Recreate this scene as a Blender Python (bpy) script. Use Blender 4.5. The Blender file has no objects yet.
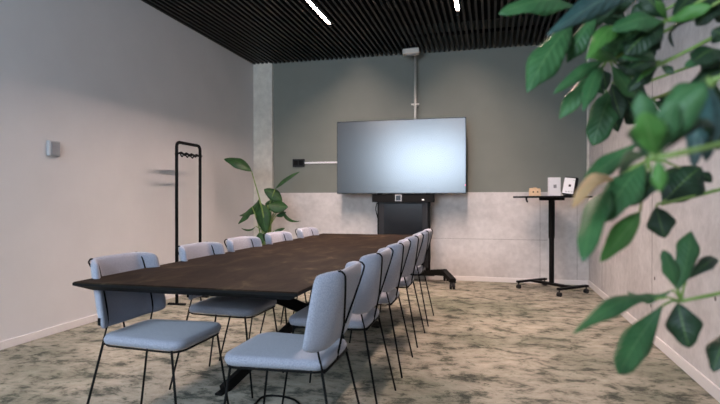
import bpy, bmesh, math, random
from mathutils import Vector, Matrix
random.seed(4)
S = bpy.context.scene
COL = S.collection

# ------------------------------------------------------------------ camera constants (room axes: x across, y into the room, z up)
F, PITCH, YAW, CH = 518.35, -0.0031, 0.2505, 1.1
def ray(x, y):
    u = (x-360)/F; v = (202-y)/F
    yy = math.cos(PITCH)-v*math.sin(PITCH); zz = math.sin(PITCH)+v*math.cos(PITCH)
    return Vector((u*math.cos(YAW)-yy*math.sin(YAW), u*math.sin(YAW)+yy*math.cos(YAW), zz))
def P(x, y, d):
    return ray(x, y)*d + Vector((0, 0, CH))

# ------------------------------------------------------------------ materials
def new_mat(name):
    m = bpy.data.materials.new(name); m.use_nodes = True
    nt = m.node_tree; b = nt.nodes['Principled BSDF']
    return m, nt, b
def N(nt, t, **k):
    n = nt.nodes.new(t)
    for a, v in k.items(): setattr(n, a, v)
    return n
def simple(name, col, rough=.5, metal=0, spec=.5, emis=None, es=0):
    m, nt, b = new_mat(name)
    b.inputs['Base Color'].default_value = (*col, 1); b.inputs['Roughness'].default_value = rough
    b.inputs['Metallic'].default_value = metal; b.inputs['Specular IOR Level'].default_value = spec
    if emis:
        b.inputs['Emission Color'].default_value = (*emis, 1); b.inputs['Emission Strength'].default_value = es
    return m
def ramp(nt, stops):
    r = N(nt, 'ShaderNodeValToRGB'); e = r.color_ramp.elements
    while len(e) < len(stops): e.new(.5)
    for i, (p, c) in enumerate(stops): e[i].position = p; e[i].color = (*c, 1)
    return r
def noise(nt, vec, scale, detail=4, rough=.55, dist=0):
    n = N(nt, 'ShaderNodeTexNoise'); n.inputs['Scale'].default_value = scale; n.inputs['Detail'].default_value = detail
    n.inputs['Roughness'].default_value = rough; n.inputs['Distortion'].default_value = dist
    nt.links.new(vec, n.inputs['Vector']); return n
def coords(nt, scale=(1, 1, 1)):
    t = N(nt, 'ShaderNodeTexCoord'); mp = N(nt, 'ShaderNodeMapping'); mp.inputs['Scale'].default_value = scale
    nt.links.new(t.outputs['Object'], mp.inputs['Vector']); return mp.outputs['Vector']
def bump(nt, b, src, strength, dist=.01):
    k = N(nt, 'ShaderNodeBump'); k.inputs['Strength'].default_value = strength; k.inputs['Distance'].default_value = dist
    nt.links.new(src, k.inputs['Height']); nt.links.new(k.outputs['Normal'], b.inputs['Normal'])
def noisy(name, c1, c2, scale, rough=.8, detail=5, bs=.1, bscale=80, lo=.35, hi=.65, sc=(1, 1, 1), metal=0, spec=.4, bd=.003):
    m, nt, b = new_mat(name); v = coords(nt, sc)
    n = noise(nt, v, scale, detail); r = ramp(nt, [(lo, c1), (hi, c2)])
    nt.links.new(n.outputs['Fac'], r.inputs['Fac']); nt.links.new(r.outputs['Color'], b.inputs['Base Color'])
    b.inputs['Roughness'].default_value = rough; b.inputs['Metallic'].default_value = metal
    b.inputs['Specular IOR Level'].default_value = spec
    n2 = noise(nt, v, bscale, 3); bump(nt, b, n2.outputs['Fac'], bs, bd)
    return m

M = {}
M['paint'] = noisy('white_wall_paint', (.66, .655, .66), (.69, .685, .69), 2.5, .85, bs=.05, bscale=150)
M['grey'] = noisy('grey_wall_paint', (.188, .205, .182), (.205, .222, .198), 2, .8, bs=.05, bscale=150)
M['skirt'] = simple('skirting_paint', (.78, .75, .74), .5)
M['black'] = simple('black_powder_coat', (.006, .006, .006), .6, spec=.12)
M['blackgloss'] = simple('black_gloss', (.01, .011, .013), .15)
M['slat'] = simple('black_slat', (.012, .009, .0075), .5)
M['deck'] = simple('black_void', (.006, .006, .006), .9)
M['steel'] = simple('brushed_steel', (.60, .58, .54), .4, .35)
M['beige'] = simple('beige_plastic', (.62, .58, .52), .5)
M['white'] = simple('white_plastic', (.88, .88, .90), .4)
M['lightgrey'] = simple('light_grey_plastic', (.45, .46, .48), .45)
M['midgrey'] = simple('mid_grey_print', (.30, .31, .33), .6)
M['dark'] = simple('dark_plastic', (.016, .016, .018), .5, spec=.25)
M['tan'] = noisy('tan_card', (.72, .52, .32), (.78, .58, .38), 30, .7)
M['led'] = simple('lit_diffuser', (1, 1, 1), .5, emis=(1, .74, .64), es=680)
M['red'] = simple('red_indicator', (.6, .02, .05), .4, emis=(1, .1, .25), es=1)
M['soil'] = noisy('potting_soil', (.02, .014, .01), (.05, .035, .025), 60, .95, bs=.5, bscale=60)
M['pot'] = simple('charcoal_pot', (.05, .05, .052), .6)
M['stem'] = noisy('green_stem', (.16, .26, .06), (.24, .34, .10), 20, .5)
M['bark'] = noisy('brown_stem', (.12, .09, .05), (.2, .15, .09), 30, .8, bs=.4)

# concrete
def concrete(name, a, b_, c):
    m, nt, b = new_mat(name); v = coords(nt)
    n = noise(nt, v, 1.6, 8, .62, .4); r = ramp(nt, [(.3, a), (.52, b_), (.75, c)])
    nt.links.new(n.outputs['Fac'], r.inputs['Fac'])
    n2 = noise(nt, v, 14, 6, .6); r2 = ramp(nt, [(.3, (.86, .86, .86)), (.7, (1.05, 1.05, 1.05))])
    nt.links.new(n2.outputs['Fac'], r2.inputs['Fac'])
    mx = N(nt, 'ShaderNodeMixRGB', blend_type='MULTIPLY'); mx.inputs['Fac'].default_value = 1
    nt.links.new(r.outputs['Color'], mx.inputs['Color1']); nt.links.new(r2.outputs['Color'], mx.inputs['Color2'])
    nt.links.new(mx.outputs['Color'], b.inputs['Base Color'])
    b.inputs['Roughness'].default_value = .75; b.inputs['Specular IOR Level'].default_value = .35
    n3 = noise(nt, v, 45, 5, .6); bump(nt, b, n3.outputs['Fac'], .25, .004)
    return m
M['concrete'] = concrete('cast_concrete', (.52, .50, .49), (.64, .62, .61), (.72, .70, .69))
M['concrete2'] = concrete('column_concrete', (.56, .54, .48), (.66, .64, .57), (.74, .72, .65))
M['joint'] = simple('concrete_joint', (.20, .19, .18), .9)

# carpet
def carpet():
    m, nt, b = new_mat('mottled_carpet'); v = coords(nt, (1, 1.35, 1))
    n = noise(nt, v, 4.4, 10, .72, .3)
    r = ramp(nt, [(.37, (.06, .066, .05)), (.43, (.17, .17, .135)), (.48, (.34, .325, .27)), (.60, (.44, .42, .36)), (.74, (.54, .52, .46))])
    nt.links.new(n.outputs['Fac'], r.inputs['Fac'])
    v3 = coords(nt, (1, 1.4, 1)); n4 = noise(nt, v3, 11, 9, .75, .3)
    r4 = ramp(nt, [(.37, (.28, .31, .26)), (.43, (.80, .82, .77)), (.475, (1, .99, .97)), (.7, (1.08, 1.06, 1.03))])
    nt.links.new(n4.outputs['Fac'], r4.inputs['Fac'])
    n5 = noise(nt, v, .75, 3, .5); r5 = ramp(nt, [(.38, (.60, .64, .58)), (.52, (1.0, .975, .95))]); nt.links.new(n5.outputs['Fac'], r5.inputs['Fac'])
    mx = N(nt, 'ShaderNodeMixRGB', blend_type='MULTIPLY'); mx.inputs['Fac'].default_value = 1
    nt.links.new(r.outputs['Color'], mx.inputs['Color1']); nt.links.new(r4.outputs['Color'], mx.inputs['Color2'])
    m2 = N(nt, 'ShaderNodeMixRGB', blend_type='MULTIPLY'); m2.inputs['Fac'].default_value = 1
    nt.links.new(mx.outputs['Color'], m2.inputs['Color1']); nt.links.new(r5.outputs['Color'], m2.inputs['Color2'])
    nt.links.new(m2.outputs['Color'], b.inputs['Base Color'])
    b.inputs['Roughness'].default_value = .95; b.inputs['Specular IOR Level'].default_value = .1
    b.inputs['Sheen Weight'].default_value = .1
    n3 = noise(nt, v, 220, 2); bump(nt, b, n3.outputs['Fac'], .6, .008)
    return m
M['carpet'] = carpet()

# table wood
def wood():
    m, nt, b = new_mat('dark_table_wood'); v = coords(nt, (2.2, 1, 1))
    n = noise(nt, v, 3.0, 8, .65, .6)
    r = ramp(nt, [(.34, (.009, .005, .003)), (.48, (.018, .011, .007)), (.60, (.034, .023, .014)), (.74, (.12, .088, .058))])
    nt.links.new(n.outputs['Fac'], r.inputs['Fac'])
    v2 = coords(nt, (60, 3, 1)); n2 = noise(nt, v2, 1.2, 5, .6)
    r2 = ramp(nt, [(.3, (.72, .72, .72)), (.7, (1.15, 1.15, 1.15))]); nt.links.new(n2.outputs['Fac'], r2.inputs['Fac'])
    mx = N(nt, 'ShaderNodeMixRGB', blend_type='MULTIPLY'); mx.inputs['Fac'].default_value = .8
    nt.links.new(r.outputs['Color'], mx.inputs['Color1']); nt.links.new(r2.outputs['Color'], mx.inputs['Color2'])
    nt.links.new(mx.outputs['Color'], b.inputs['Base Color'])
    b.inputs['Roughness'].default_value = .65; b.inputs['Specular IOR Level'].default_value = .05
    bump(nt, b, n2.outputs['Fac'], .12, .002)
    return m
M['wood'] = wood()

# chair fabric
def fabric():
    m, nt, b = new_mat('lilac_grey_fabric'); v = coords(nt, (1, 2.6, 1))
    n = noise(nt, v, 190, 3, .75); r = ramp(nt, [(.32, (.245, .265, .33)), (.68, (.43, .45, .53))])
    nt.links.new(n.outputs['Fac'], r.inputs['Fac']); nt.links.new(r.outputs['Color'], b.inputs['Base Color'])
    b.inputs['Roughness'].default_value = .9; b.inputs['Specular IOR Level'].default_value = .15
    b.inputs['Sheen Weight'].default_value = .3
    bump(nt, b, n.outputs['Fac'], .6, .003)
    return m
M['fabric'] = fabric()

# screen
m, nt, b = new_mat('matte_screen')
b.inputs['Base Color'].default_value = (.020, .026, .030, 1); b.inputs['Roughness'].default_value = .24
b.inputs['Specular IOR Level'].default_value = 1.0; b.inputs['IOR'].default_value = 1.62
M['screen'] = m

def leafmat(name, c1, c2, rib, rough=.5, trans=.12):
    m, nt, b = new_mat(name)
    uv = N(nt, 'ShaderNodeUVMap'); sp = N(nt, 'ShaderNodeSeparateXYZ'); nt.links.new(uv.outputs['UV'], sp.inputs['Vector'])
    # distance from the midrib
    sb = N(nt, 'ShaderNodeMath', operation='SUBTRACT'); sb.inputs[1].default_value = .5; nt.links.new(sp.outputs['X'], sb.inputs[0])
    ab = N(nt, 'ShaderNodeMath', operation='ABSOLUTE'); nt.links.new(sb.outputs[0], ab.inputs[0])
    rr = ramp(nt, [(.0, (.75, .75, .75)), (.02, (.4, .4, .4)), (.045, (0, 0, 0))]); nt.links.new(ab.outputs[0], rr.inputs['Fac'])
    t = N(nt, 'ShaderNodeTexCoord'); n = noise(nt, t.outputs['Object'], 22, 4)
    r = ramp(nt, [(.35, c1), (.65, c2)]); nt.links.new(n.outputs['Fac'], r.inputs['Fac'])
    # side veins
    md = N(nt, 'ShaderNodeMath', operation='MULTIPLY_ADD'); md.inputs[1].default_value = -.35; nt.links.new(ab.outputs[0], md.inputs[0]); nt.links.new(sp.outputs['Y'], md.inputs[2])
    ml = N(nt, 'ShaderNodeMath', operation='MULTIPLY'); ml.inputs[1].default_value = 60; nt.links.new(md.outputs[0], ml.inputs[0])
    sn = N(nt, 'ShaderNodeMath', operation='SINE'); nt.links.new(ml.outputs[0], sn.inputs[0])
    bump(nt, b, sn.outputs[0], .25, .0015)
    mx = N(nt, 'ShaderNodeMixRGB'); nt.links.new(rr.outputs['Color'], mx.inputs['Fac']); nt.links.new(r.outputs['Color'], mx.inputs['Color1'])
    mx.inputs['Color2'].default_value = (*rib, 1); nt.links.new(mx.outputs['Color'], b.inputs['Base Color'])
    b.inputs['Roughness'].default_value = rough; b.inputs['Specular IOR Level'].default_value = .45
    tr = N(nt, 'ShaderNodeBsdfTranslucent'); hs = N(nt, 'ShaderNodeHueSaturation'); hs.inputs['Value'].default_value = 1.6
    nt.links.new(mx.outputs['Color'], hs.inputs['Color']); nt.links.new(hs.outputs['Color'], tr.inputs['Color'])
    ms = N(nt, 'ShaderNodeMixShader'); ms.inputs['Fac'].default_value = trans
    out = nt.nodes['Material Output']
    nt.links.new(b.outputs[0], ms.inputs[1]); nt.links.new(tr.outputs[0], ms.inputs[2]); nt.links.new(ms.outputs[0], out.inputs['Surface'])
    return m
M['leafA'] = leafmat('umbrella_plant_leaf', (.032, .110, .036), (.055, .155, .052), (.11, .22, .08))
M['leafB'] = leafmat('bright_green_leaf', (.055, .175, .03), (.085, .23, .045), (.15, .28, .08))  # brighter green than the main leaf tone
M['leafC'] = leafmat('dark_green_leaf', (.009, .028, .011), (.018, .050, .018), (.10, .18, .04))  # much darker green, used for most leaves of the rear layer
M['leafD'] = leafmat('dried_leaf', (.50, .30, .14), (.62, .40, .2), (.6, .45, .25), .7)
M['leafE'] = leafmat('bird_of_paradise_leaf', (.012, .050, .012), (.024, .088, .020), (.06, .15, .04))
M['leafF'] = leafmat('bluish_dark_leaf', (.03, .07, .065), (.05, .11, .10), (.10, .2, .14), .3)

# ------------------------------------------------------------------ object helpers
def tag(o, label=None, cat=None, group=None, kind=None):
    if label: o['label'] = label
    if cat: o['category'] = cat
    if group: o['group'] = group
    if kind: o['kind'] = kind
    return o
def empty(name, loc=(0, 0, 0), rz=0):
    o = bpy.data.objects.new(name, None); COL.objects.link(o); o.location = loc; o.rotation_euler = (0, 0, rz)
    o.empty_display_size = .1; return o
def obj(name, bm, mat, parent=None, smooth=False):
    me = bpy.data.meshes.new(name); bmesh.ops.recalc_face_normals(bm, faces=bm.faces[:]) if smooth != 'keep' else None
    bm.to_mesh(me); bm.free()
    for mm in (mat if isinstance(mat, (list, tuple)) else [mat]): me.materials.append(mm)
    if smooth:
        for p in me.polygons: p.use_smooth = True
    o = bpy.data.objects.new(name, me); COL.objects.link(o)
    if parent: o.parent = parent
    return o
def box(bm, x0, x1, y0, y1, z0, z1, bev=0, mat=None, mi=0):
    vs = [bm.verts.new((x, y, z)) for x in (x0, x1) for y in (y0, y1) for z in (z0, z1)]
    fs = [bm.faces.new([vs[i] for i in q]) for q in ((0, 1, 3, 2), (4, 6, 7, 5), (0, 4, 5, 1), (2, 3, 7, 6), (0, 2, 6, 4), (1, 5, 7, 3))]
    for f in fs: f.material_index = mi
    if bev:
        es = list({e for f in fs for e in f.edges})
        r = bmesh.ops.bevel(bm, geom=es, offset=bev, segments=2, affect='EDGES', profile=.5)
        vs = list({v for f in r['faces'] for v in f.verts} | {v for v in vs if v.is_valid})
    if mat is not None:
        for v in vs: v.co = mat @ v.co
    return vs
def B(*a, **k):
    bm = bmesh.new(); box(bm, *a, **k); return bm
def tube(bm, pts, r, seg=8, caps=True, rads=None):
    pts = [Vector(p) for p in pts]; rings = []
    n = len(pts); prev = None
    for i, p in enumerate(pts):
        t = (pts[min(i+1, n-1)]-pts[max(i-1, 0)]).normalized()
        if prev is None:
            a = Vector((0, 0, 1)) if abs(t.z) < .9 else Vector((1, 0, 0))
            u = t.cross(a).normalized()
        else:
            u = (prev-t*prev.dot(t)).normalized()
        prev = u; w = t.cross(u); rr = rads[i] if rads else r
        rings.append([bm.verts.new(p+u*math.cos(2*math.pi*k/seg)*rr+w*math.sin(2*math.pi*k/seg)*rr) for k in range(seg)])
    for a, c in zip(rings, rings[1:]):
        for k in range(seg): bm.faces.new((a[k], a[(k+1) % seg], c[(k+1) % seg], c[k]))
    if caps:
        bm.faces.new(rings[0][::-1]); bm.faces.new(rings[-1])
def T(pts, r, seg=8, **k):
    bm = bmesh.new(); tube(bm, pts, r, seg, **k); return bm
def smooth_path(pts, n=6, closed=False):
    pts = [Vector(p) for p in pts]; out = []; L = len(pts)
    rng = range(L if closed else L-1)
    for i in rng:
        p1, p2 = pts[i], pts[(i+1) % L]
        p0 = pts[i-1] if (i > 0 or closed) else p1*2-p2
        p3 = pts[(i+2) % L] if (i+2 < L or closed) else p2*2-p1
        for k in range(n):
            t = k/n
            out.append(.5*((2*p1)+(p2-p0)*t+(2*p0-5*p1+4*p2-p3)*t*t+(3*p1-p0-3*p2+p3)*t**3))
    if not closed: out.append(pts[-1])
    return out
def cyl(bm, c, r, z0, z1, seg=20, axis='z'):
    def pt(a, z):
        x, y = math.cos(a)*r, math.sin(a)*r
        return {'z': (c[0]+x, c[1]+y, z), 'x': (z, c[0]+x, c[1]+y), 'y': (c[0]+x, z, c[1]+y)}[axis]
    A = [bm.verts.new(pt(2*math.pi*k/seg, z0)) for k in range(seg)]
    Bv = [bm.verts.new(pt(2*math.pi*k/seg, z1)) for k in range(seg)]
    for k in range(seg): bm.faces.new((A[k], A[(k+1) % seg], Bv[(k+1) % seg], Bv[k]))
    bm.faces.new(A[::-1]); bm.faces.new(Bv)
def CY(*a, **k):
    bm = bmesh.new(); cyl(bm, *a, **k); return bm
def beam(bm, a, b_, w, h, up=(0, 0, 1)):
    a = Vector(a); b_ = Vector(b_); t = (b_-a); L = t.length; t.normalize()
    u = t.cross(Vector(up)).normalized(); v = u.cross(t)
    mt = Matrix((( *u, ), (*t,), (*v,))).transposed().to_4x4(); mt.translation = a
    box(bm, -w/2, w/2, 0, L, -h/2, h/2, 0, mt)
def lathe(bm, prof, seg=24, c=(0, 0)):
    rings = [[bm.verts.new((c[0]+r*math.cos(2*math.pi*k/seg), c[1]+r*math.sin(2*math.pi*k/seg), z)) for k in range(seg)] for r, z in prof]
    for a, b_ in zip(rings, rings[1:]):
        for k in range(seg): bm.faces.new((a[k], a[(k+1) % seg], b_[(k+1) % seg], b_[k]))
    bm.faces.new(rings[0][::-1]); bm.faces.new(rings[-1])
def mod_bevel(o, w, s=2):
    k = o.modifiers.new('b', 'BEVEL'); k.width = w; k.segments = s; k.limit_method = 'ANGLE'
def mod_sub(o, l=2):
    k = o.modifiers.new('s', 'SUBSURF'); k.levels = l; k.render_levels = l

# ------------------------------------------------------------------ room shell
XL, XR, D, H, G, Y0 = -3.508, 1.208, 7.233, 3.152, 1.212, -1.9
def st(name, bm, mat, parent=None, **k):
    o = obj(name, bm, mat, parent, **k); o['kind'] = 'structure'; return o
st('floor', B(XL-.15, XR+.15, Y0-.15, D+.15, -.12, 0), M['carpet'])
st('wall_left', B(XL-.15, XL, Y0-.15, D+.15, 0, 3.6), M['paint'])
wr = st('wall_right', B(XR, XR+.2, Y0-.15, D+.15, 0, 3.6), M['concrete'])
wb = st('wall_back', B(XL, XR, D, D+.15, 0, G), M['concrete'])
# grey painted upper part sits a centimetre back, above a concrete ledge
st('painted_panel', B(XL, XR, D+.012, D+.15, G, 3.6), M['grey'], wb)
bm = bmesh.new()
box(bm, XL, -3.20, D-.035, D+.02, 0, 3.6)
o = st('trim_1', bm, M['concrete2']); mod_bevel(o, .006)
bm = bmesh.new(); box(bm, XR-.028, XR, D-.02, D+.02, G, 3.6); st('trim_2', bm, M['concrete2'])
# thin formwork joints
bm = bmesh.new()
box(bm, -1.0, .7, D-.0015, D+.002, .573, .577)
for x in (.608, 1.065): box(bm, x-.0015, x+.0025, D-.0015, D+.002, .06, G)
st('formwork_joint', bm, M['joint'], wb)
bm = bmesh.new()
for y in (4.49, 2.6, 6.4): box(bm, XR-.0015, XR+.002, y-.003, y+.003, .06, 3.15)
st('formwork_joint', bm, M['joint'], wr)
bm = bmesh.new()
for y, z in ((4.42, .50), (4.42, 1.6), (5.6, 1.1), (3.3, .55), (3.35, 1.5), (4.52, .27)):
    cyl(bm, (y, z), .014, XR-.002, XR+.002, 12, 'x')
st('tie_hole', bm, M['joint'], wr)
# near wall with a wide window behind the photographer
bm = bmesh.new()
WX0, WX1, WZ0, WZ1 = -3.2, -.5, 1.5, 3.1
box(bm, XL, WX0, Y0-.15, Y0, 0, 3.6); box(bm, WX1, XR, Y0-.15, Y0, 0, 3.6)
box(bm, WX0, WX1, Y0-.15, Y0, 0, WZ0); box(bm, WX0, WX1, Y0-.15, Y0, WZ1, 3.6)
st('wall_front', bm, M['paint'])
bm = bmesh.new()
for x in (WX0, WX0+1, WX0+2, WX1-.05): box(bm, x, x+.05, Y0-.12, Y0-.04, WZ0, WZ1)
box(bm, WX0, WX1, Y0-.12, Y0-.04, WZ0, WZ0+.05); box(bm, WX0, WX1, Y0-.12, Y0-.04, WZ1-.05, WZ1)
st('window_1', bm, M['dark'])
# baseboards
def bb(name, *a):
    o = st(name, B(*a), M['skirt']); mod_bevel(o, .003, 2)
bb('baseboard_left', XL, XL+.014, Y0, D-.035, 0, .062)
bb('baseboard_back', -3.2, XR, D-.014, D, 0, .062)
bb('baseboard_right', XR-.014, XR, Y0, D-.014, 0, .072)
# ceiling
cl = st('ceiling', B(XL, XR, Y0, D, 3.55, 3.6), M['deck'])
bm = bmesh.new(); x = XL+.012
LEDX = (-1.84, -.365)
while x < XR-.03:
    if not any(abs(x+.013-l) < .028 for l in LEDX):
        box(bm, x, x+.026, Y0+.01, D-.004, H, H+.065)
    else:
        box(bm, x, x+.026, Y0+.01, 3.6, H, H+.065); box(bm, x, x+.026, 5.84, D-.004, H, H+.065)
    x += .0675
st('slat_panel', bm, M['slat'], cl)
bm = bmesh.new()
for y in (-.6, .9, 2.4, 3.9, 5.4, 6.7): box(bm, XL+.01, XR-.01, y, y+.04, H+.065, H+.10)
st('support_rail', bm, M['deck'], cl)

bm = bmesh.new(); tube(bm, [(-1.15, 5.05, H+.15), (-.45, 5.15, H+.15)], .04, 12); tube(bm, [(-1.25, 5.65, H+.13), (-1.02, 5.65, H+.13)], .05, 12)
st('air_duct', bm, M['steel'], cl, smooth=True)
# linear lights between the slats
for i, (lx, y0, y1) in enumerate(((LEDX[0], 3.75, 5.775), (LEDX[1], 3.7, 5.71))):
    t = empty('ceiling_light', (lx, (y0+y1)/2, H-.002)); L = (y1-y0)/2
    tag(t, ['lit linear ceiling light left of the beige sensor box, over the table',
            'lit linear ceiling light nearer the foreground plant, right of the sensor box'][i], 'ceiling light', 'linear lights in the slatted ceiling')
    bm = bmesh.new(); box(bm, -.023, -.020, -L, L, 0, .07); box(bm, .020, .023, -L, L, 0, .07); box(bm, -.024, .024, -L, L, .062, .07)
    box(bm, -.024, .024, -L-.006, -L, 0, .07); box(bm, -.024, .024, L, L+.006, 0, .07)
    obj('housing', bm, M['black'], t)
    obj('diffuser', B(-.012, .012, -L, L, .021, .030), M['led'], t)

# ------------------------------------------------------------------ conference table
TX0, TY0, TW, TL = -1.748, 1.849, 1.03, 3.39
t = empty('conference_table', (TX0+TW/2, TY0+TL/2, 0))
tag(t, 'long dark brown wooden conference table with a thin black edge and black legs', 'table')
def frustum(bm, x, y, z1, x2, y2, z0):
    a = [bm.verts.new((sx*x, sy*y, z1)) for sx, sy in ((-1, -1), (1, -1), (1, 1), (-1, 1))]
    c = [bm.verts.new((sx*x2, sy*y2, z0)) for sx, sy in ((-1, -1), (1, -1), (1, 1), (-1, 1))]
    bm.faces.new(a); bm.faces.new(c[::-1])
    for k in range(4): bm.faces.new((c[k], c[(k+1) % 4], a[(k+1) % 4], a[k]))
hx, hy = TW/2, TL/2
bm = bmesh.new(); frustum(bm, hx-.004, hy-.004, .750, hx, hy, .745); obj('tabletop', bm, M['wood'], t)
bm = bmesh.new(); frustum(bm, hx, hy, .745, hx, hy, .735); frustum(bm, hx, hy, .735, hx-.055, hy-.055, .708)
obj('bevelled_edge', bm, M['black'], t)
for sx in (-1, 1):
    for sy in (-1, 1):
        bm = bmesh.new()
        if (sx, sy) != (1, -1):
            beam(bm, (sx*.02, sy*.12, .33), (sx*.262, sy*.87, .012), .035, .06)
            box(bm, sx*.262-.022, sx*.262+.022, sy*.87-.05, sy*.87+.03, 0, .014)
            o = obj('leg', bm, M['black'], t); mod_bevel(o, .003)
        bm = bmesh.new()
        beam(bm, (sx*.02, sy*.12, .33), (sx*.33, sy*.86, .695), .035, .075)
        box(bm, sx*.33-.05, sx*.33+.05, sy*.86-.07, sy*.86+.07, .698, .708)
        o = obj('support_arm', bm, M['black'], t); mod_bevel(o, .003)
bm = bmesh.new(); box(bm, -.045, .045, -.20, .20, .285, .375, .008); obj('hub', bm, M['black'], t)

# ------------------------------------------------------------------ chairs
def superout(x0, x1, wy0, wy1, r, n=5):
    # rounded trapezoid: rear half width wy0 at x0, front half width wy1 at x1
    pts = [(x0, -wy0), (x1, -wy1), (x1, wy1), (x0, wy0)]; out = []
    for i in range(4):
        p = Vector(pts[i]); a = Vector(pts[i-1]); c = Vector(pts[(i+1) % 4])
        ra = r[i]; A = p+(a-p).normalized()*ra; C_ = p+(c-p).normalized()*ra
        for k in range(n+1):
            q = k/n; out.append(A*(1-q)**2+p*2*q*(1-q)+C_*q*q)
    return out
def pad(bm, out, z0, z1, r, crown=.006):
    c = Vector((sum(p.x for p in out)/len(out), sum(p.y for p in out)/len(out)))
    def ring(ins, z):
        res = []
        for p in out:
            d = p-c; L = d.length; res.append(bm.verts.new((*(c+d*(1-ins/L)), z)))
        return res
    prof = [(.03, z0), (r*.35, z0+.001), (0, z0+r*.8), (-.001, (z0+z1)/2), (0, z1-r*.8), (r*.35, z1-r*.2), (r*1.1, z1), (.06, z1+crown*.5), (.12, z1+crown)]
    rs = [ring(*q) for q in prof]; n = len(out)
    for a, b_ in zip(rs, rs[1:]):
        for k in range(n): bm.faces.new((a[k], a[(k+1) % n], b_[(k+1) % n], b_[k]))
    bm.faces.new(rs[0][::-1]); bm.faces.new(rs[-1])
def back_mid(a, v):
    # a in [-1,1] across, v in [0,1] up : centre surface of the upholstered back
    y = a*.232; e = max(0, abs(y)-.135)
    x = -.205-.080*v + (e/.095)**1.5*(.055+.030*v)
    w = 1-.05*v*v
    z = .513+.322*v - (.004*abs(a)**3 if v > .5 else -.006*abs(a)**3*(1-v))
    return Vector((x, y*w, z))
def make_chair():
    root = empty('dining_chair')
    out = superout(-.222, .210, .174, .205, (.05, .075, .075, .05))
    bm = bmesh.new(); pad(bm, out, .444, .487, .02); obj('seat', bm, M['fabric'], root, smooth=True)
    # back
    bm = bmesh.new(); na, nv = 14, 7; th = .021
    def grid(off):
        g = []
        for j in range(nv+1):
            row = []
            for i in range(na+1):
                a = -1+2*i/na; v = j/nv
                p = back_mid(a, v); d = (back_mid(min(a+.01, 1), v)-back_mid(max(a-.01, -1), v)).normalized()
                nrm = d.cross(Vector((-.18, 0, 1)).normalized()).normalized()
                edge = max(abs(a)**6, abs(2*v-1)**6)
                # dent under the rod
                dent = .004*math.exp(-((abs(a*.232)-.155)/.010)**2)
                row.append(bm.verts.new(p+nrm*off*(th*(1-.35*edge)-dent)))
            g.append(row)
        return g
    f, r_ = grid(1), grid(-1)
    for g in (f, r_):
        for j in range(nv):
            for i in range(na): bm.faces.new((g[j][i], g[j][i+1], g[j+1][i+1], g[j+1][i]))
    for i in range(na):
        bm.faces.new((f[0][i], f[0][i+1], r_[0][i+1], r_[0][i])); bm.faces.new((f[nv][i], f[nv][i+1], r_[nv][i+1], r_[nv][i]))
    for j in range(nv):
        bm.faces.new((f[j][0], f[j+1][0], r_[j+1][0], r_[j][0])); bm.faces.new((f[j][na], f[j+1][na], r_[j+1][na], r_[j][na]))
    bk = obj('backrest', bm, M['fabric'], root, smooth=True); mod_sub(bk, 1)
    # pull the four outline corners in to round them
    me = bk.data
    for v in me.vertices:
        aa = abs(v.co.y)/.232
        if aa > .82:
            if v.co.z > .76: v.co.z -= .022*((aa-.82)/.2)**2*(v.co.z-.76)/.05
            if v.co.z < .56: v.co.z += .018*((aa-.82)/.2)**2*(.56-v.co.z)/.04
    tg = obj('fabric_tag', B(-.178, -.164, -.2335, -.2275, .545, .578), M['black'], root)
    # seat rail
    rail = [Vector((p.x*.95, p.y*.95, .437)) for p in out]
    bm = bmesh.new(); tube(bm, rail+[rail[0]], .0045, 6, caps=False); obj('seat_frame', bm, M['black'], root, smooth=True)
    for s in (-1, 1):
        obj('leg', T([(-.208, s*.166, .445), (-.30, s*.218, 0)], .0056), M['black'], root, smooth=True)
        obj('leg', T([(.165, s*.19, .445), (.225, s*.218, 0)], .0056), M['black'], root, smooth=True)
    # rods: up the front of the back, over the top, down behind to a Y
    bm = bmesh.new()
    for s in (-1, 1):
        path = [(-.212, s*.166, .44), (-.196, s*.164, .50), (-.186, s*.161, .56), (-.204, s*.158, .66), (-.233, s*.156, .77), (-.247, s*.155, .806), (-.266, s*.155, .824), (-.279, s*.155, .829), (-.291, s*.154, .822), (-.297, s*.146, .80), (-.277, s*.080, .70), (-.252, s*.010, .592)]
        tube(bm, smooth_path(path, 4), .0040, 7)
    tube(bm, [(-.253, 0, .60), (-.218, 0, .440)], .0046, 7)
    tube(bm, [(-.216, -.16, .438), (-.216, .16, .438)], .0055, 6)
    obj('back_frame', bm, M['black'], root, smooth=True)
    return root
def copy_tree(o, parent=None):
    c = o.copy(); COL.objects.link(c); c.parent = parent
    for ch in o.children: copy_tree(ch, c)
    return c
proto = make_chair(); first = True
left = [(-1.518, 2.17, .0), (-1.518, 2.86, .0), (-1.515, 3.42, .0), (-1.515, 4.05, 0), (-1.515, 4.76, 0)]
right = [(-.843, 2.055, 0), (-.843, 2.735, 0), (-.843, 3.39, 0), (-.843, 4.07, 0), (-.843, 4.74, 0)]
NL = ['pale fabric chair nearest the camera on the coat rack side of the table',
      'pale fabric chair on the coat rack side, second from the camera',
      'pale fabric chair on the coat rack side, its back just left of the green plant',
      'pale fabric chair on the coat rack side, its back overlapping the green plant',
      'pale fabric chair on the coat rack side, farthest from the camera']
NR = ['largest pale fabric chair in front, its back and black rods seen from behind',
      'pale fabric chair second from the camera in the row seen from behind',
      'middle pale fabric chair of the row seen from behind',
      'pale fabric chair fourth from the camera in the row seen from behind',
      'farthest pale fabric chair of the row seen from behind, by the screen stand']
for lst, rz, labs, grp in ((left, 0, NL, 'chairs along the coat rack side of the table'), (right, math.pi, NR, 'chairs along the plant side of the table')):
    for (x, y, j), lab in zip(lst, labs):
        c = proto if first else copy_tree(proto); first = False
        c.location = (x, y, 0); c.rotation_euler = (0, 0, rz+j); tag(c, lab, 'chair', grp)

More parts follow.
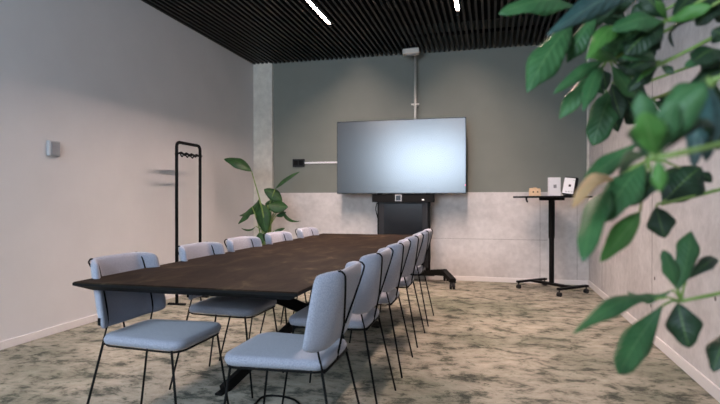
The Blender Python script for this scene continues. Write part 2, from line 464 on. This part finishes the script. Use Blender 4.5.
# black cable loop on the carpet under the nearest chair
pts = [P(243, 412, 2.62), P(250, 402, 2.7), P(262, 397.5, 2.88), P(278, 396, 2.9), P(293, 398.5, 2.85), P(301, 405, 2.75), P(304, 420, 2.6)]
pts = [Vector((p.x, p.y, .0065)) for p in pts]
tag(obj('power_cable', T(smooth_path(pts, 6), .006), M['black'], smooth=True), 'black cable looping on the carpet under the largest chair', 'cable')

# ------------------------------------------------------------------ screen on wheeled stand
tv = empty('display_screen', (-1.207, 6.85, 1.19))
tag(tv, 'large matte dark flat screen mounted on a black wheeled stand', 'screen')
bm = bmesh.new(); w = .873
box(bm, -w, w, 0, .055, 0, .991, .004); obj('bezel', bm, M['blackgloss'], tv)
bm = bmesh.new(); box(bm, -w+.008, w-.008, -.003, .002, .012, .982); obj('screen_panel', bm, M['screen'], tv)
bm = bmesh.new(); box(bm, -.5, .5, .055, .085, .12, .8, .01); obj('rear_housing', bm, M['dark'], tv)
obj('standby_light', B(w-.012, w-.004, -.006, -.001, .10, .118), M['red'], tv)

sd = empty('screen_stand', (-1.17, 6.97, 0)); tag(sd, 'black wheeled screen stand with a dark panel and splayed casters', 'stand')
for sx in (-1, 1):
    obj('column', B(sx*.33-.03, sx*.33+.03, -.03, .03, .10, 1.85, .004), M['black'], sd)
for z in (1.35, 1.75):
    bm = bmesh.new(); box(bm, -.40, .40, -.034, .02, z, z+.05); obj('mount_bracket', bm, M['black'], sd)
bm = bmesh.new(); box(bm, -.42, .42, -.10, -.035, 1.075, 1.185, .004); cb = obj('equipment_shelf', bm, M['black'], sd)
bm = bmesh.new(); box(bm, -.10, -.01, -.108, -.1, 1.09, 1.175); obj('camera_module', bm, M['lightgrey'], cb)
bm = bmesh.new(); box(bm, -.087, -.023, -.112, -.107, 1.10, 1.165); obj('lens_window', bm, M['blackgloss'], cb)
obj('label_plate', B(.26, .29, -.104, -.099, 1.10, 1.118), M['white'], cb)
bm = bmesh.new(); box(bm, -.335, .335, -.06, -.03, .20, 1.075, .004); pn = obj('cabinet_panel', bm, M['dark'], sd)
obj('inner_panel', B(-.26, .26, -.066, -.058, .26, 1.05), M['blackgloss'], pn)
obj('crossbar', B(-.42, .42, -.04, .04, .09, .16, .006), M['black'], sd)
for sx in (-1, 1):
    bm = bmesh.new()
    beam(bm, (sx*.36, .02, .13), (sx*.57, -.14, .165), .08, .075); beam(bm, (sx*.55, -.11, .17), (sx*.70, -.50, .105), .075, .06)
    beam(bm, (sx*.38, .0, .12), (sx*.56, .17, .085), .05, .04)
    ft = obj('foot', bm, M['black'], sd); mod_bevel(ft, .006)
    for cx, cy in ((sx*.69, -.49), (sx*.555, .165)):
        bm = bmesh.new(); cyl(bm, (cy, .042), .042, cx-.032, cx-.006, 16, 'x'); cyl(bm, (cy, .042), .042, cx+.006, cx+.032, 16, 'x')
        cyl(bm, (cy, .042), .012, cx-.036, cx+.036, 10, 'x'); box(bm, cx-.02, cx+.02, cy-.02, cy+.02, .055, .085)
        obj('caster', bm, M['dark'], ft)
hp = smooth_path([(-.36, -.05, 1.07), (-.375, -.06, .98), (-.35, -.05, .86), (-.325, -.04, .80)], 5)
obj('hanging_cable', T(hp, .007), M['black'], sd, smooth=True)

# cable pole & ceiling sensor
pl = empty('cable_pole', (-1.035, 7.11, 1.6)); tag(pl, 'thin steel cable pole running from the ceiling down behind the screen', 'pole')
obj('tube', CY((0, 0), .017, 0, 1.55, 16), M['steel'], pl, smooth=True)
bm = bmesh.new(); box(bm, -.055, .055, -.012, .012, .815, .835, .003); box(bm, -.03, .03, .0, .13, .815, .83); obj('wall_clamp', bm, M['steel'], pl)
obj('ceiling_flange', CY((0, 0), .045, 1.52, 1.552, 20), M['black'], pl)
pr = empty('ceiling_sensor', (-1.06, 6.9, H-.10)); pr.rotation_euler = (0, math.radians(-4), math.radians(8))
tag(pr, 'small beige box fixed under the black slatted ceiling above the screen', 'sensor')
bm = bmesh.new(); box(bm, -.11, .11, -.07, .07, 0, .072, .012); obj('cover', bm, M['beige'], pr)
bm = bmesh.new(); box(bm, -.06, .06, -.04, .04, -.006, .002); obj('face_plate', bm, M['lightgrey'], pr)
bm = bmesh.new(); box(bm, -.03, .06, -.03, .03, .07, .11); obj('mount', bm, M['black'], pr)

# wall socket + raceway
ws = empty('wall_box', (-2.787, D+.012, 1.655)); tag(ws, 'small dark box on the grey wall left of the screen', 'socket')
bm = bmesh.new(); box(bm, -.092, .092, -.04, 0, -.058, .058, .006); obj('cover', bm, M['dark'], ws)
bm = bmesh.new(); box(bm, -.07, -.005, -.044, -.039, -.035, .035); box(bm, .01, .075, -.044, -.039, -.035, .035); obj('outlet', bm, M['black'], ws)
tag(obj('cable_duct', B(-2.694, -1.7, D-.012, D+.012, 1.643, 1.667), M['white']), 'thin white cable duct between dark wall box and screen', 'cable duct')

# thermostat
th = empty('thermostat', (XL, 3.50, 1.525)); tag(th, 'small silver grey wall control on the white wall', 'thermostat')
bm = bmesh.new(); box(bm, 0, .030, -.056, .056, -.062, .062, .006); obj('casing', bm, M['lightgrey'], th)
bm = bmesh.new(); box(bm, .029, .034, -.040, .048, -.052, .052, .002); obj('front_cover', bm, M['midgrey'], th)

# coat rack
cr = empty('coat_rack', (-3.22, 5.03, 0)); tag(cr, 'slim black metal coat rack frame standing by the white wall', 'coat rack')
hw = .225; Rr = .05; path = [(0, -hw, .02)]
path += [(0, -hw, 1.2), (0, -hw, 1.715-Rr)]
for k in range(1, 7): a = math.pi/2*k/6; path.append((0, -hw+Rr-Rr*math.cos(a), 1.715-Rr+Rr*math.sin(a)))
for k in range(0, 7): a = math.pi/2*k/6; path.append((0, hw-Rr+Rr*math.sin(a), 1.715-Rr+Rr*math.cos(a)))
path += [(0, hw, 1.2), (0, hw, .02)]
bm = bmesh.new(); tube(bm, path, .017, 10); obj('frame', bm, M['black'], cr, smooth=True)
obj('hook_rail', T([(0, -hw, 1.60), (0, hw, 1.60)], .009), M['black'], cr, smooth=True)
for k in range(4):
    y = -.15+.1*k
    bm = bmesh.new(); tube(bm, smooth_path([(0, y, 1.615), (.03, y, 1.60), (.05, y, 1.575), (.07, y, 1.60)], 4), .007, 8)
    tube(bm, smooth_path([(0, y, 1.615), (-.03, y, 1.60), (-.05, y, 1.575), (-.07, y, 1.60)], 4), .007, 8)
    obj('hook', bm, M['black'], cr, smooth=True)
bm = bmesh.new(); 
for s in (-1, 1): box(bm, -.10, .10, s*hw-.02, s*hw+.02, 0, .02, .003)
obj('base', bm, M['black'], cr)

# ------------------------------------------------------------------ height-adjustable desk in the corner
DR = math.radians(-47); DC = (.695, 6.68)
dk = empty('standing_desk', (*DC, 0), DR); tag(dk, 'tall black single column desk on casters in the right back corner', 'desk')
bm = bmesh.new(); box(bm, -.38, .38, -.26, .26, 1.132, 1.152, .005); obj('tabletop', bm, M['black'], dk)
bm = bmesh.new(); box(bm, -.027, .027, -.027, .027, .64, 1.10, .004); box(bm, -.15, .15, -.05, .05, 1.10, 1.132); obj('upper_column', bm, M['black'], dk)
bm = bmesh.new(); box(bm, -.022, .022, -.022, .022, .07, .70, .004); obj('lower_column', bm, M['black'], dk)
obj('crossbar', B(-.32, .32, -.03, .03, .07, .10, .004), M['black'], dk)
for sx in (-1, 1):
    ft = obj('foot', B(sx*.31-.025, sx*.31+.025, -.25, .25, .075, .10, .004), M['black'], dk)
    for sy in (-1, 1):
        bm = bmesh.new(); x, y = sx*.31, sy*.23
        cyl(bm, (y, .026), .026, x-.02, x-.004, 14, 'x'); cyl(bm, (y, .026), .026, x+.004, x+.02, 14, 'x'); cyl(bm, (x, y), .008, .026, .076, 8)
        obj('caster', bm, M['dark'], ft)
bm = bmesh.new(); tube(bm, smooth_path([(-.24, -.17, 1.13), (-.22, -.19, 1.105), (-.16, -.24, 1.085)], 4), .011, 8); obj('height_lever', bm, M['black'], dk, smooth=True)

ct = empty('card_holder', (.49, 6.55, 1.153), YAW); tag(ct, 'small tan box with two dark spots on the tall desk, left of the white package', 'box')
bm = bmesh.new(); box(bm, -.062, .062, -.03, .03, 0, .075, .003)
box(bm, -.058, -.028, -.028, .028, .075, .094, .002); box(bm, -.012, .018, -.028, .028, .075, .10, .002); box(bm, .034, .058, -.028, .028, .075, .09, .002)
obj('body', bm, M['tan'], ct)
bm = bmesh.new(); cyl(bm, (-.028, .048), .009, -.0315, -.029, 12, 'y'); cyl(bm, (.024, .048), .009, -.0315, -.029, 12, 'y'); obj('hole', bm, M['dark'], ct)
wp = empty('white_package', (.715, 6.60, 1.153), YAW); tag(wp, 'upright white carton with a small grey square on the tall desk', 'box')
bm = bmesh.new(); box(bm, -.067, .067, -.03, .03, 0, .222, .003); obj('carton', bm, M['white'], wp)
bm = bmesh.new(); box(bm, -.019, .017, -.0315, -.0295, .095, .135, .001); obj('printed_mark', bm, M['midgrey'], wp)
tb = empty('tablet_stand', (.872, 6.57, 1.155), YAW-.55); tag(tb, 'tilted white faced tablet with black edge on the tall desk, right of the white carton', 'tablet')
tilt = Matrix.Translation((0, 0, .012)) @ Matrix.Rotation(math.radians(-12), 4, 'X') @ Matrix.Rotation(math.radians(7), 4, 'Y') @ Matrix.Diagonal((1.1, 1, 1.05, 1))
bm = bmesh.new(); box(bm, -.07, .07, -.012, .044, .004, .205, .008, tilt); obj('casing', bm, M['black'], tb)
bm = bmesh.new(); box(bm, -.066, .046, -.018, -.010, .010, .192, .005, tilt); fp = obj('front_panel', bm, M['white'], tb)
bm = bmesh.new(); box(bm, -.012, .012, -.020, -.017, .09, .116, .001, tilt)
for x in (-.036, -.006, .024): box(bm, x, x+.014, -.0195, -.017, .03, .036, 0, tilt)
for x in (.03, .042): box(bm, x, x+.006, -.0195, -.017, .165, .171, 0, tilt)
obj('printed_mark', bm, M['dark'], fp)
bm = bmesh.new(); box(bm, -.06, .12, -.005, .08, 0, .012, .002); obj('base', bm, M['black'], tb)

# ------------------------------------------------------------------ leaves
def leaflet(name, parent, base, tip, width, mat, face=None, arch=.12, fold=.25, wave=.08, n=18, peak=.5, sharp=1.0, twist=0, loc=None):
    base = Vector(base); tip = Vector(tip); d = tip-base; L = d.length
    face = (Vector(face) if face is not None else Vector((0, 0, CH))-base).normalized()
    dn = d.normalized(); face = (face-dn*face.dot(dn)).normalized()
    if twist: face = Matrix.Rotation(twist, 3, dn) @ face
    side = dn.cross(face).normalized(); ph = random.random()*6
    bm = bmesh.new(); uvl = bm.loops.layers.uv.new('UVMap'); rows = []; nu = 6
    for i in range(n+1):
        t = i/n; c = base+d*t+face*(arch*L*4*t*(1-t))+Vector((0, 0, 1))*(.03*L*math.sin(math.pi*t))
        tt = t**(math.log(.5)/math.log(peak))
        w = width/2*max(0, math.sin(math.pi*tt))**.75*(1-.25*t)*1.12
        if i == n: w = width*.01
        if i == 0: w = width*.03
        w *= 1+wave*.9*math.sin(13*t+ph)*t
        row = []
        for k in range(nu+1):
            q = -1+2*k/nu
            off = side*(q*w)-face*(fold*w*(abs(q)**1.3))+face*(wave*w*math.sin(11*t+ph+q*2)*abs(q))
            row.append((bm.verts.new(c+off), (k/nu, t)))
        rows.append(row)
    for a, c in zip(rows, rows[1:]):
        for k in range(nu):
            quad = (a[k], a[k+1], c[k+1], c[k]); f = bm.faces.new([q[0] for q in quad]); f.smooth = True
            for lp, q in zip(f.loops, quad): lp[uvl].uv = q[1]
    o = obj(name, bm, mat, parent, smooth='keep')
    if parent is not None: o.matrix_parent_inverse = Matrix.Translation(-Vector(parent.location))
    k = o.modifiers.new('t', 'SOLIDIFY'); k.thickness = .0008; k.offset = 0
    return o
def part(name, bm, mat, parent, smooth=True):
    o = obj(name, bm, mat, parent, smooth=smooth); o.matrix_parent_inverse = Matrix.Translation(-Vector(parent.location)); return o

# --- bird of paradise in the far left corner
pc = Vector((-3.02, 6.62, 0)); bp = empty('potted_plant', pc)
tag(bp, 'tall potted plant with broad dark green leaves in the left back corner', 'plant')
bm = bmesh.new(); lathe(bm, [(.13, 0), (.16, .02), (.19, .36), (.185, .37), (.17, .37), (.165, .33)], 28, (pc.x, pc.y)); part('pot', bm, M['pot'], bp)
bm = bmesh.new(); cyl(bm, (pc.x, pc.y), .166, .30, .335, 24); part('soil', bm, M['soil'], bp, False)
dd = 7.05
def q(x, y, d=dd): return P(x, y, d)
BP = [  # leaf base, tip, width (m), stalk bend, depth shift
 ((251.5, 171), (224, 159), .17, .12, -.42, (.3, -1, .9)),
 ((275, 189), (300, 171.5), .07, .05, 0, (0, -1, .6)),
 ((282, 201), (264, 189), .17, .08, .05, (.2, -1, .5)),
 ((259, 199), (239, 216), .12, -.25, -.15, (-.2, -1, .5)),
 ((252, 207), (238, 224), .11, -.05, -.15, (-.3, -1, .4)),
 ((260, 203), (266, 233), .22, .03, -.1, (.1, -1, .2)),
 ((282, 206), (301, 221), .06, -.45, 0, (.4, -.7, .8)),
 ((268, 205), (288, 207), .20, -.05, -.05, (.2, -1, .6)),
 ((256, 226), (241, 228), .05, -.25, -.1, (0, -.6, 1)),
 ((259, 233), (262, 244), .14, 0, -.1, (0, -1, .2)),
 ((276, 216), (286, 212), .08, -.1, 0, (0, -1, .5)),
 ((274, 231), (285, 228), .05, -.1, 0, (0, -1, .5)),
 ((256, 206), (262, 222), .12, .05, .1, (0, -1, .3)),
 ((272, 200), (266, 212), .14, .05, .1, (0, -1, .3)),
]
bm = bmesh.new()
for i, (b0, t0, w, ar, ds, fc) in enumerate(BP):
    b1 = q(*b0, dd+ds); t1 = q(*t0, dd+ds)
    leaflet('leaf', bp, b1, t1, w, M['leafE'], fc, arch=ar, fold=.3, wave=.06)
    root = pc+Vector((.05*math.cos(i*2.4), .05*math.sin(i*2.4), .33))
    md = (root+b1)/2+Vector(((root.x-b1.x)*.25, 0, .10))
    tube(bm, smooth_path([root, md, b1], 8), .009, 7, rads=[.013-.007*k/16 for k in range(17)])
part('stem', bm, M['stem'], bp)

# --- umbrella plant in the foreground, rooted just right of the view
tc = Vector((.93, .95, 0)); up = empty('umbrella_plant', tc)
tag(up, 'large green leafy plant reaching across the right foreground, out of focus', 'plant')
bm = bmesh.new(); lathe(bm, [(.14, 0), (.16, .02), (.185, .34), (.18, .35), (.165, .35), (.16, .31)], 28, (tc.x, tc.y)); part('pot', bm, M['pot'], up)
bm = bmesh.new(); cyl(bm, (tc.x, tc.y), .161, .28, .315, 24); part('soil', bm, M['soil'], up, False)
trunk = [tc+Vector(p) for p in ((0, 0, .3), (.01, .0, .7), (-.02, -.02, 1.05), (.0, .0, 1.35), (-.03, .02, 1.62), (-.04, .02, 1.75))]
bm = bmesh.new(); tr = smooth_path(trunk, 6); tube(bm, tr, .014, 10, rads=[.016-.009*k/(len(tr)-1) for k in range(len(tr))])
part('trunk', bm, M['bark'], up)
A_, Bb, C_, Dd_, Fb = 'leafA', 'leafB', 'leafC', 'leafD', 'leafF'
# clusters: hub(px,py,depth), trunk height, leaflets: (base, tip, width px, depth_tip, material, arch, twist)
CL = [
 ((612, -12, .95), 1.72, [
   ((578, 8), (499, 14), 27, .90, A_, .10, .35), ((650, -14), (547, 35), 24, .82, Fb, .08, -.3),
   ((572, 26), (527, 93), 31, .88, A_, .08, .1), ((596, 18), (567, 63), 21, .94, A_, .08, .3),
   ((620, 2), (585, 22), 22, 1.0, C_, .05, 0), ((640, -4), (600, 12), 20, 1.0, C_, .05, 0)]),
 ((609, 61, .93), 1.60, [
   ((604, 61), (553, 94), 13, .88, A_, .10, -.3), ((604, 66), (559, 119), 21, .92, A_, .05, .4),
   ((602, 67), (583, 112), 15, .84, A_, .10, 0), ((617, 62), (588, 58), 15, .86, Bb, .1, 0), ((630, 32), (586, 60), 19, .80, Bb, .12, .2),
   ((611, 60), (604, 38), 8, .9, A_, .1, .3), ((613, 60), (622, 36), 9, .9, A_, .1, -.3), ((615, 61), (640, 40), 12, .92, A_, .1, 0),
   ((612, 66), (634, 98), 16, .95, A_, .1, .3), ((616, 64), (645, 76), 14, .9, C_, .1, 0)]),
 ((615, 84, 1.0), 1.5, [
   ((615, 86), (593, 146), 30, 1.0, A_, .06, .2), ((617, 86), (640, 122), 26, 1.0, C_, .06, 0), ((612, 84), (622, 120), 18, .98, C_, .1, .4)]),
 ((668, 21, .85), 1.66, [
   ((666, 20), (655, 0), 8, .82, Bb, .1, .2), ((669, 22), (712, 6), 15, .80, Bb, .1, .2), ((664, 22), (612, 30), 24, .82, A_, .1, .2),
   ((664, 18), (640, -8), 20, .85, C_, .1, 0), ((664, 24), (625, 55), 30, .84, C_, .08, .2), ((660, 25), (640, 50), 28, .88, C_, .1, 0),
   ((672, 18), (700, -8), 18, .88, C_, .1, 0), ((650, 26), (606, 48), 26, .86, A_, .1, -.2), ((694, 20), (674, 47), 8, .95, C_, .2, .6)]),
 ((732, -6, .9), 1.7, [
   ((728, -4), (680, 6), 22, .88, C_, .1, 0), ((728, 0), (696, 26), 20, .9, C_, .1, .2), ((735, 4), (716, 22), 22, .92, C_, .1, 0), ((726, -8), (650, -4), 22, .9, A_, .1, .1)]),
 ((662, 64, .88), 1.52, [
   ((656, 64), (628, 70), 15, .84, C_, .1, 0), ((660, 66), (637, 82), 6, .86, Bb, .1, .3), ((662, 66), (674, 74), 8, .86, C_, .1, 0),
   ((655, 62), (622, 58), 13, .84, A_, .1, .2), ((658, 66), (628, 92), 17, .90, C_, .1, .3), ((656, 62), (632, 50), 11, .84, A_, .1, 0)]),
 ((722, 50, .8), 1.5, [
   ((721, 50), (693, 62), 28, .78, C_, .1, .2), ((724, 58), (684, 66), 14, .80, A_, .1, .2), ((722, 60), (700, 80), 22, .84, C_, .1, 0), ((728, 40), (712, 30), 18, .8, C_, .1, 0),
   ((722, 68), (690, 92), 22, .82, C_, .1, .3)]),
 ((657, 158, .50), 1.22, [
   ((656, 156), (643, 112), 30, .48, Bb, .08, -.2), ((652, 150), (640, 92), 24, .50, A_, .1, .3), ((660, 152), (672, 100), 26, .48, A_, .08, .1), ((664, 148), (706, 84), 24, .48, A_, .10, .3),
   ((650, 158), (632, 128), 20, .54, C_, .1, .3), ((650, 154), (622, 176), 20, .58, C_, .15, 0), ((662, 154), (694, 160), 12, .60, C_, .3, 0),
   ((658, 160), (660, 192), 14, .50, Bb, .1, 0)]),
 ((712, 80, .60), 1.35, [
   ((708, 86), (694, 168), 24, .56, Fb, .1, .2), ((712, 88), (706, 162), 22, .58, Fb, .1, -.2), ((706, 82), (664, 108), 24, .60, A_, .1, .2), ((710, 86), (680, 132), 24, .66, C_, .1, .3), ((716, 84), (718, 150), 28, .68, C_, .1, 0)]),
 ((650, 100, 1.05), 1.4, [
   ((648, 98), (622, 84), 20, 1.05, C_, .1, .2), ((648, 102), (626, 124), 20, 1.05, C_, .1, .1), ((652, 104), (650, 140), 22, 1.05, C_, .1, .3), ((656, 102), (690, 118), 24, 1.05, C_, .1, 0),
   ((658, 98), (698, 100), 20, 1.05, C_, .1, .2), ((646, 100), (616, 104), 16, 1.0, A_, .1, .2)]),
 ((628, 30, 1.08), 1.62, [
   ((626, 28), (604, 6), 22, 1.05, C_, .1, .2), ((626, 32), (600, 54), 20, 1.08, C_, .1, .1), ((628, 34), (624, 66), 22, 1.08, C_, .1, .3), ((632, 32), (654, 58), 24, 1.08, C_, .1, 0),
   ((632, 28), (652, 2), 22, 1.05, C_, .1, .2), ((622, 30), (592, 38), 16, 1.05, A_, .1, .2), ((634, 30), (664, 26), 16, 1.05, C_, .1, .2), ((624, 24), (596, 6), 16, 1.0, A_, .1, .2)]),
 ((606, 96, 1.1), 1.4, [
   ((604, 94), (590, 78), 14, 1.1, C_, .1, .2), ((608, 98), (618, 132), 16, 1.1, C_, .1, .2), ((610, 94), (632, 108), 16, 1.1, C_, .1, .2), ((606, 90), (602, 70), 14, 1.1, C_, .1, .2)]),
 ((648, 160, .74), 1.18, [
   ((638, 143), (584, 182), 19, .70, A_, -.10, -.2), ((644, 164), (604, 222), 34, .70, A_, .06, .2), ((610, 188), (583, 262), 27, .62, A_, .08, .3),
   ((640, 212), (600, 262), 21, .70, Bb, .12, -.4), ((680, 168), (632, 206), 15, .74, C_, .1, .2), ((650, 172), (628, 200), 22, .76, C_, .1, 0),
   ((612, 182), (572, 208), 17, .60, Dd_, .1, .1)]),
 ((661, 204, .82), 1.14, [
   ((663, 203), (701, 167), 38, .82, C_, .06, .1), ((656, 207), (665, 238), 24, .80, C_, .1, .2), ((700, 172), (712, 182), 10, .82, C_, .1, 0)]),
 ((681, 301, .78), .98, [
   ((678, 290), (691, 231), 21, .80, A_, .10, .4), ((676, 288), (663, 250), 15, .78, A_, .08, .2), ((686, 280), (717, 259), 13, .84, C_, .12, .3),
   ((672, 290), (627, 292), 12, .80, A_, -.25, .5), ((655, 299), (573, 334), 18, .68, A_, .10, .1), ((662, 306), (619, 374), 29, .72, A_, -.16, -.2),
   ((678, 303), (689, 348), 30, .76, C_, .10, .2)]),
 ((735, 325, .8), .95, [((731, 330), (713, 372), 24, .78, C_, .08, .2), ((738, 322), (728, 300), 14, .8, A_, .1, 0)]),
]
for hub, tz, lf in CL:
    h = P(*hub)
    bm = bmesh.new()
    zz = min(range(len(tr)), key=lambda i: abs(tr[i].z-tz)); r0 = tr[zz]
    mid = r0.lerp(h, .5)+Vector((0, 0, .05))
    tube(bm, smooth_path([r0, mid, h], 8), .003, 7)
    for b0, t0, wpx, dt, mt, ar, tw in lf:
        b1 = P(*b0, hub[2])
        if (b1-h).length > .004: tube(bm, [h, h.lerp(b1, .5)+Vector((0, 0, .004)), b1], .0018, 6)
        t1 = P(*t0, dt)
        fc = (Vector((0, 0, CH))-b1).normalized()+Vector((0, 0, .35))
        leaflet('leaf', up, b1, t1, wpx/F*(hub[2]+dt)/2*1.05, M[mt], fc, arch=ar, fold=.30, wave=.16, twist=tw, peak=.58)
    part('branch', bm, M['stem'], up)

# ------------------------------------------------------------------ light
ld = bpy.data.lights.new('window_daylight', 'AREA'); ld.shape = 'RECTANGLE'; ld.size = WX1-WX0-.1; ld.size_y = WZ1-WZ0-.1
ld.energy = 235; ld.color = (.68, .83, 1.0)
lo = bpy.data.objects.new('window_daylight', ld); COL.objects.link(lo); lo.location = ((WX0+WX1)/2, Y0-.16, (WZ0+WZ1)/2); lo.rotation_euler = (math.radians(90), 0, 0)
w = bpy.data.worlds.new('sky'); S.world = w; w.use_nodes = True
w.node_tree.nodes['Background'].inputs['Color'].default_value = (.6, .75, 1, 1); w.node_tree.nodes['Background'].inputs['Strength'].default_value = 1.0

# ------------------------------------------------------------------ camera
cd = bpy.data.cameras.new('camera'); cam = bpy.data.objects.new('camera', cd); COL.objects.link(cam)
cd.sensor_width = 36; cd.lens = F/720*36; cd.clip_start = .05
cam.location = (0, 0, CH); cam.rotation_euler = (math.pi/2+PITCH, 0, YAW)
cd.dof.use_dof = True; cd.dof.focus_distance = 3.4; cd.dof.aperture_fstop = 3.4
S.camera = cam
S.view_settings.view_transform = 'Standard'; S.view_settings.look = 'None'; S.view_settings.exposure = .08; S.view_settings.gamma = 1
S.view_settings.use_curve_mapping = False
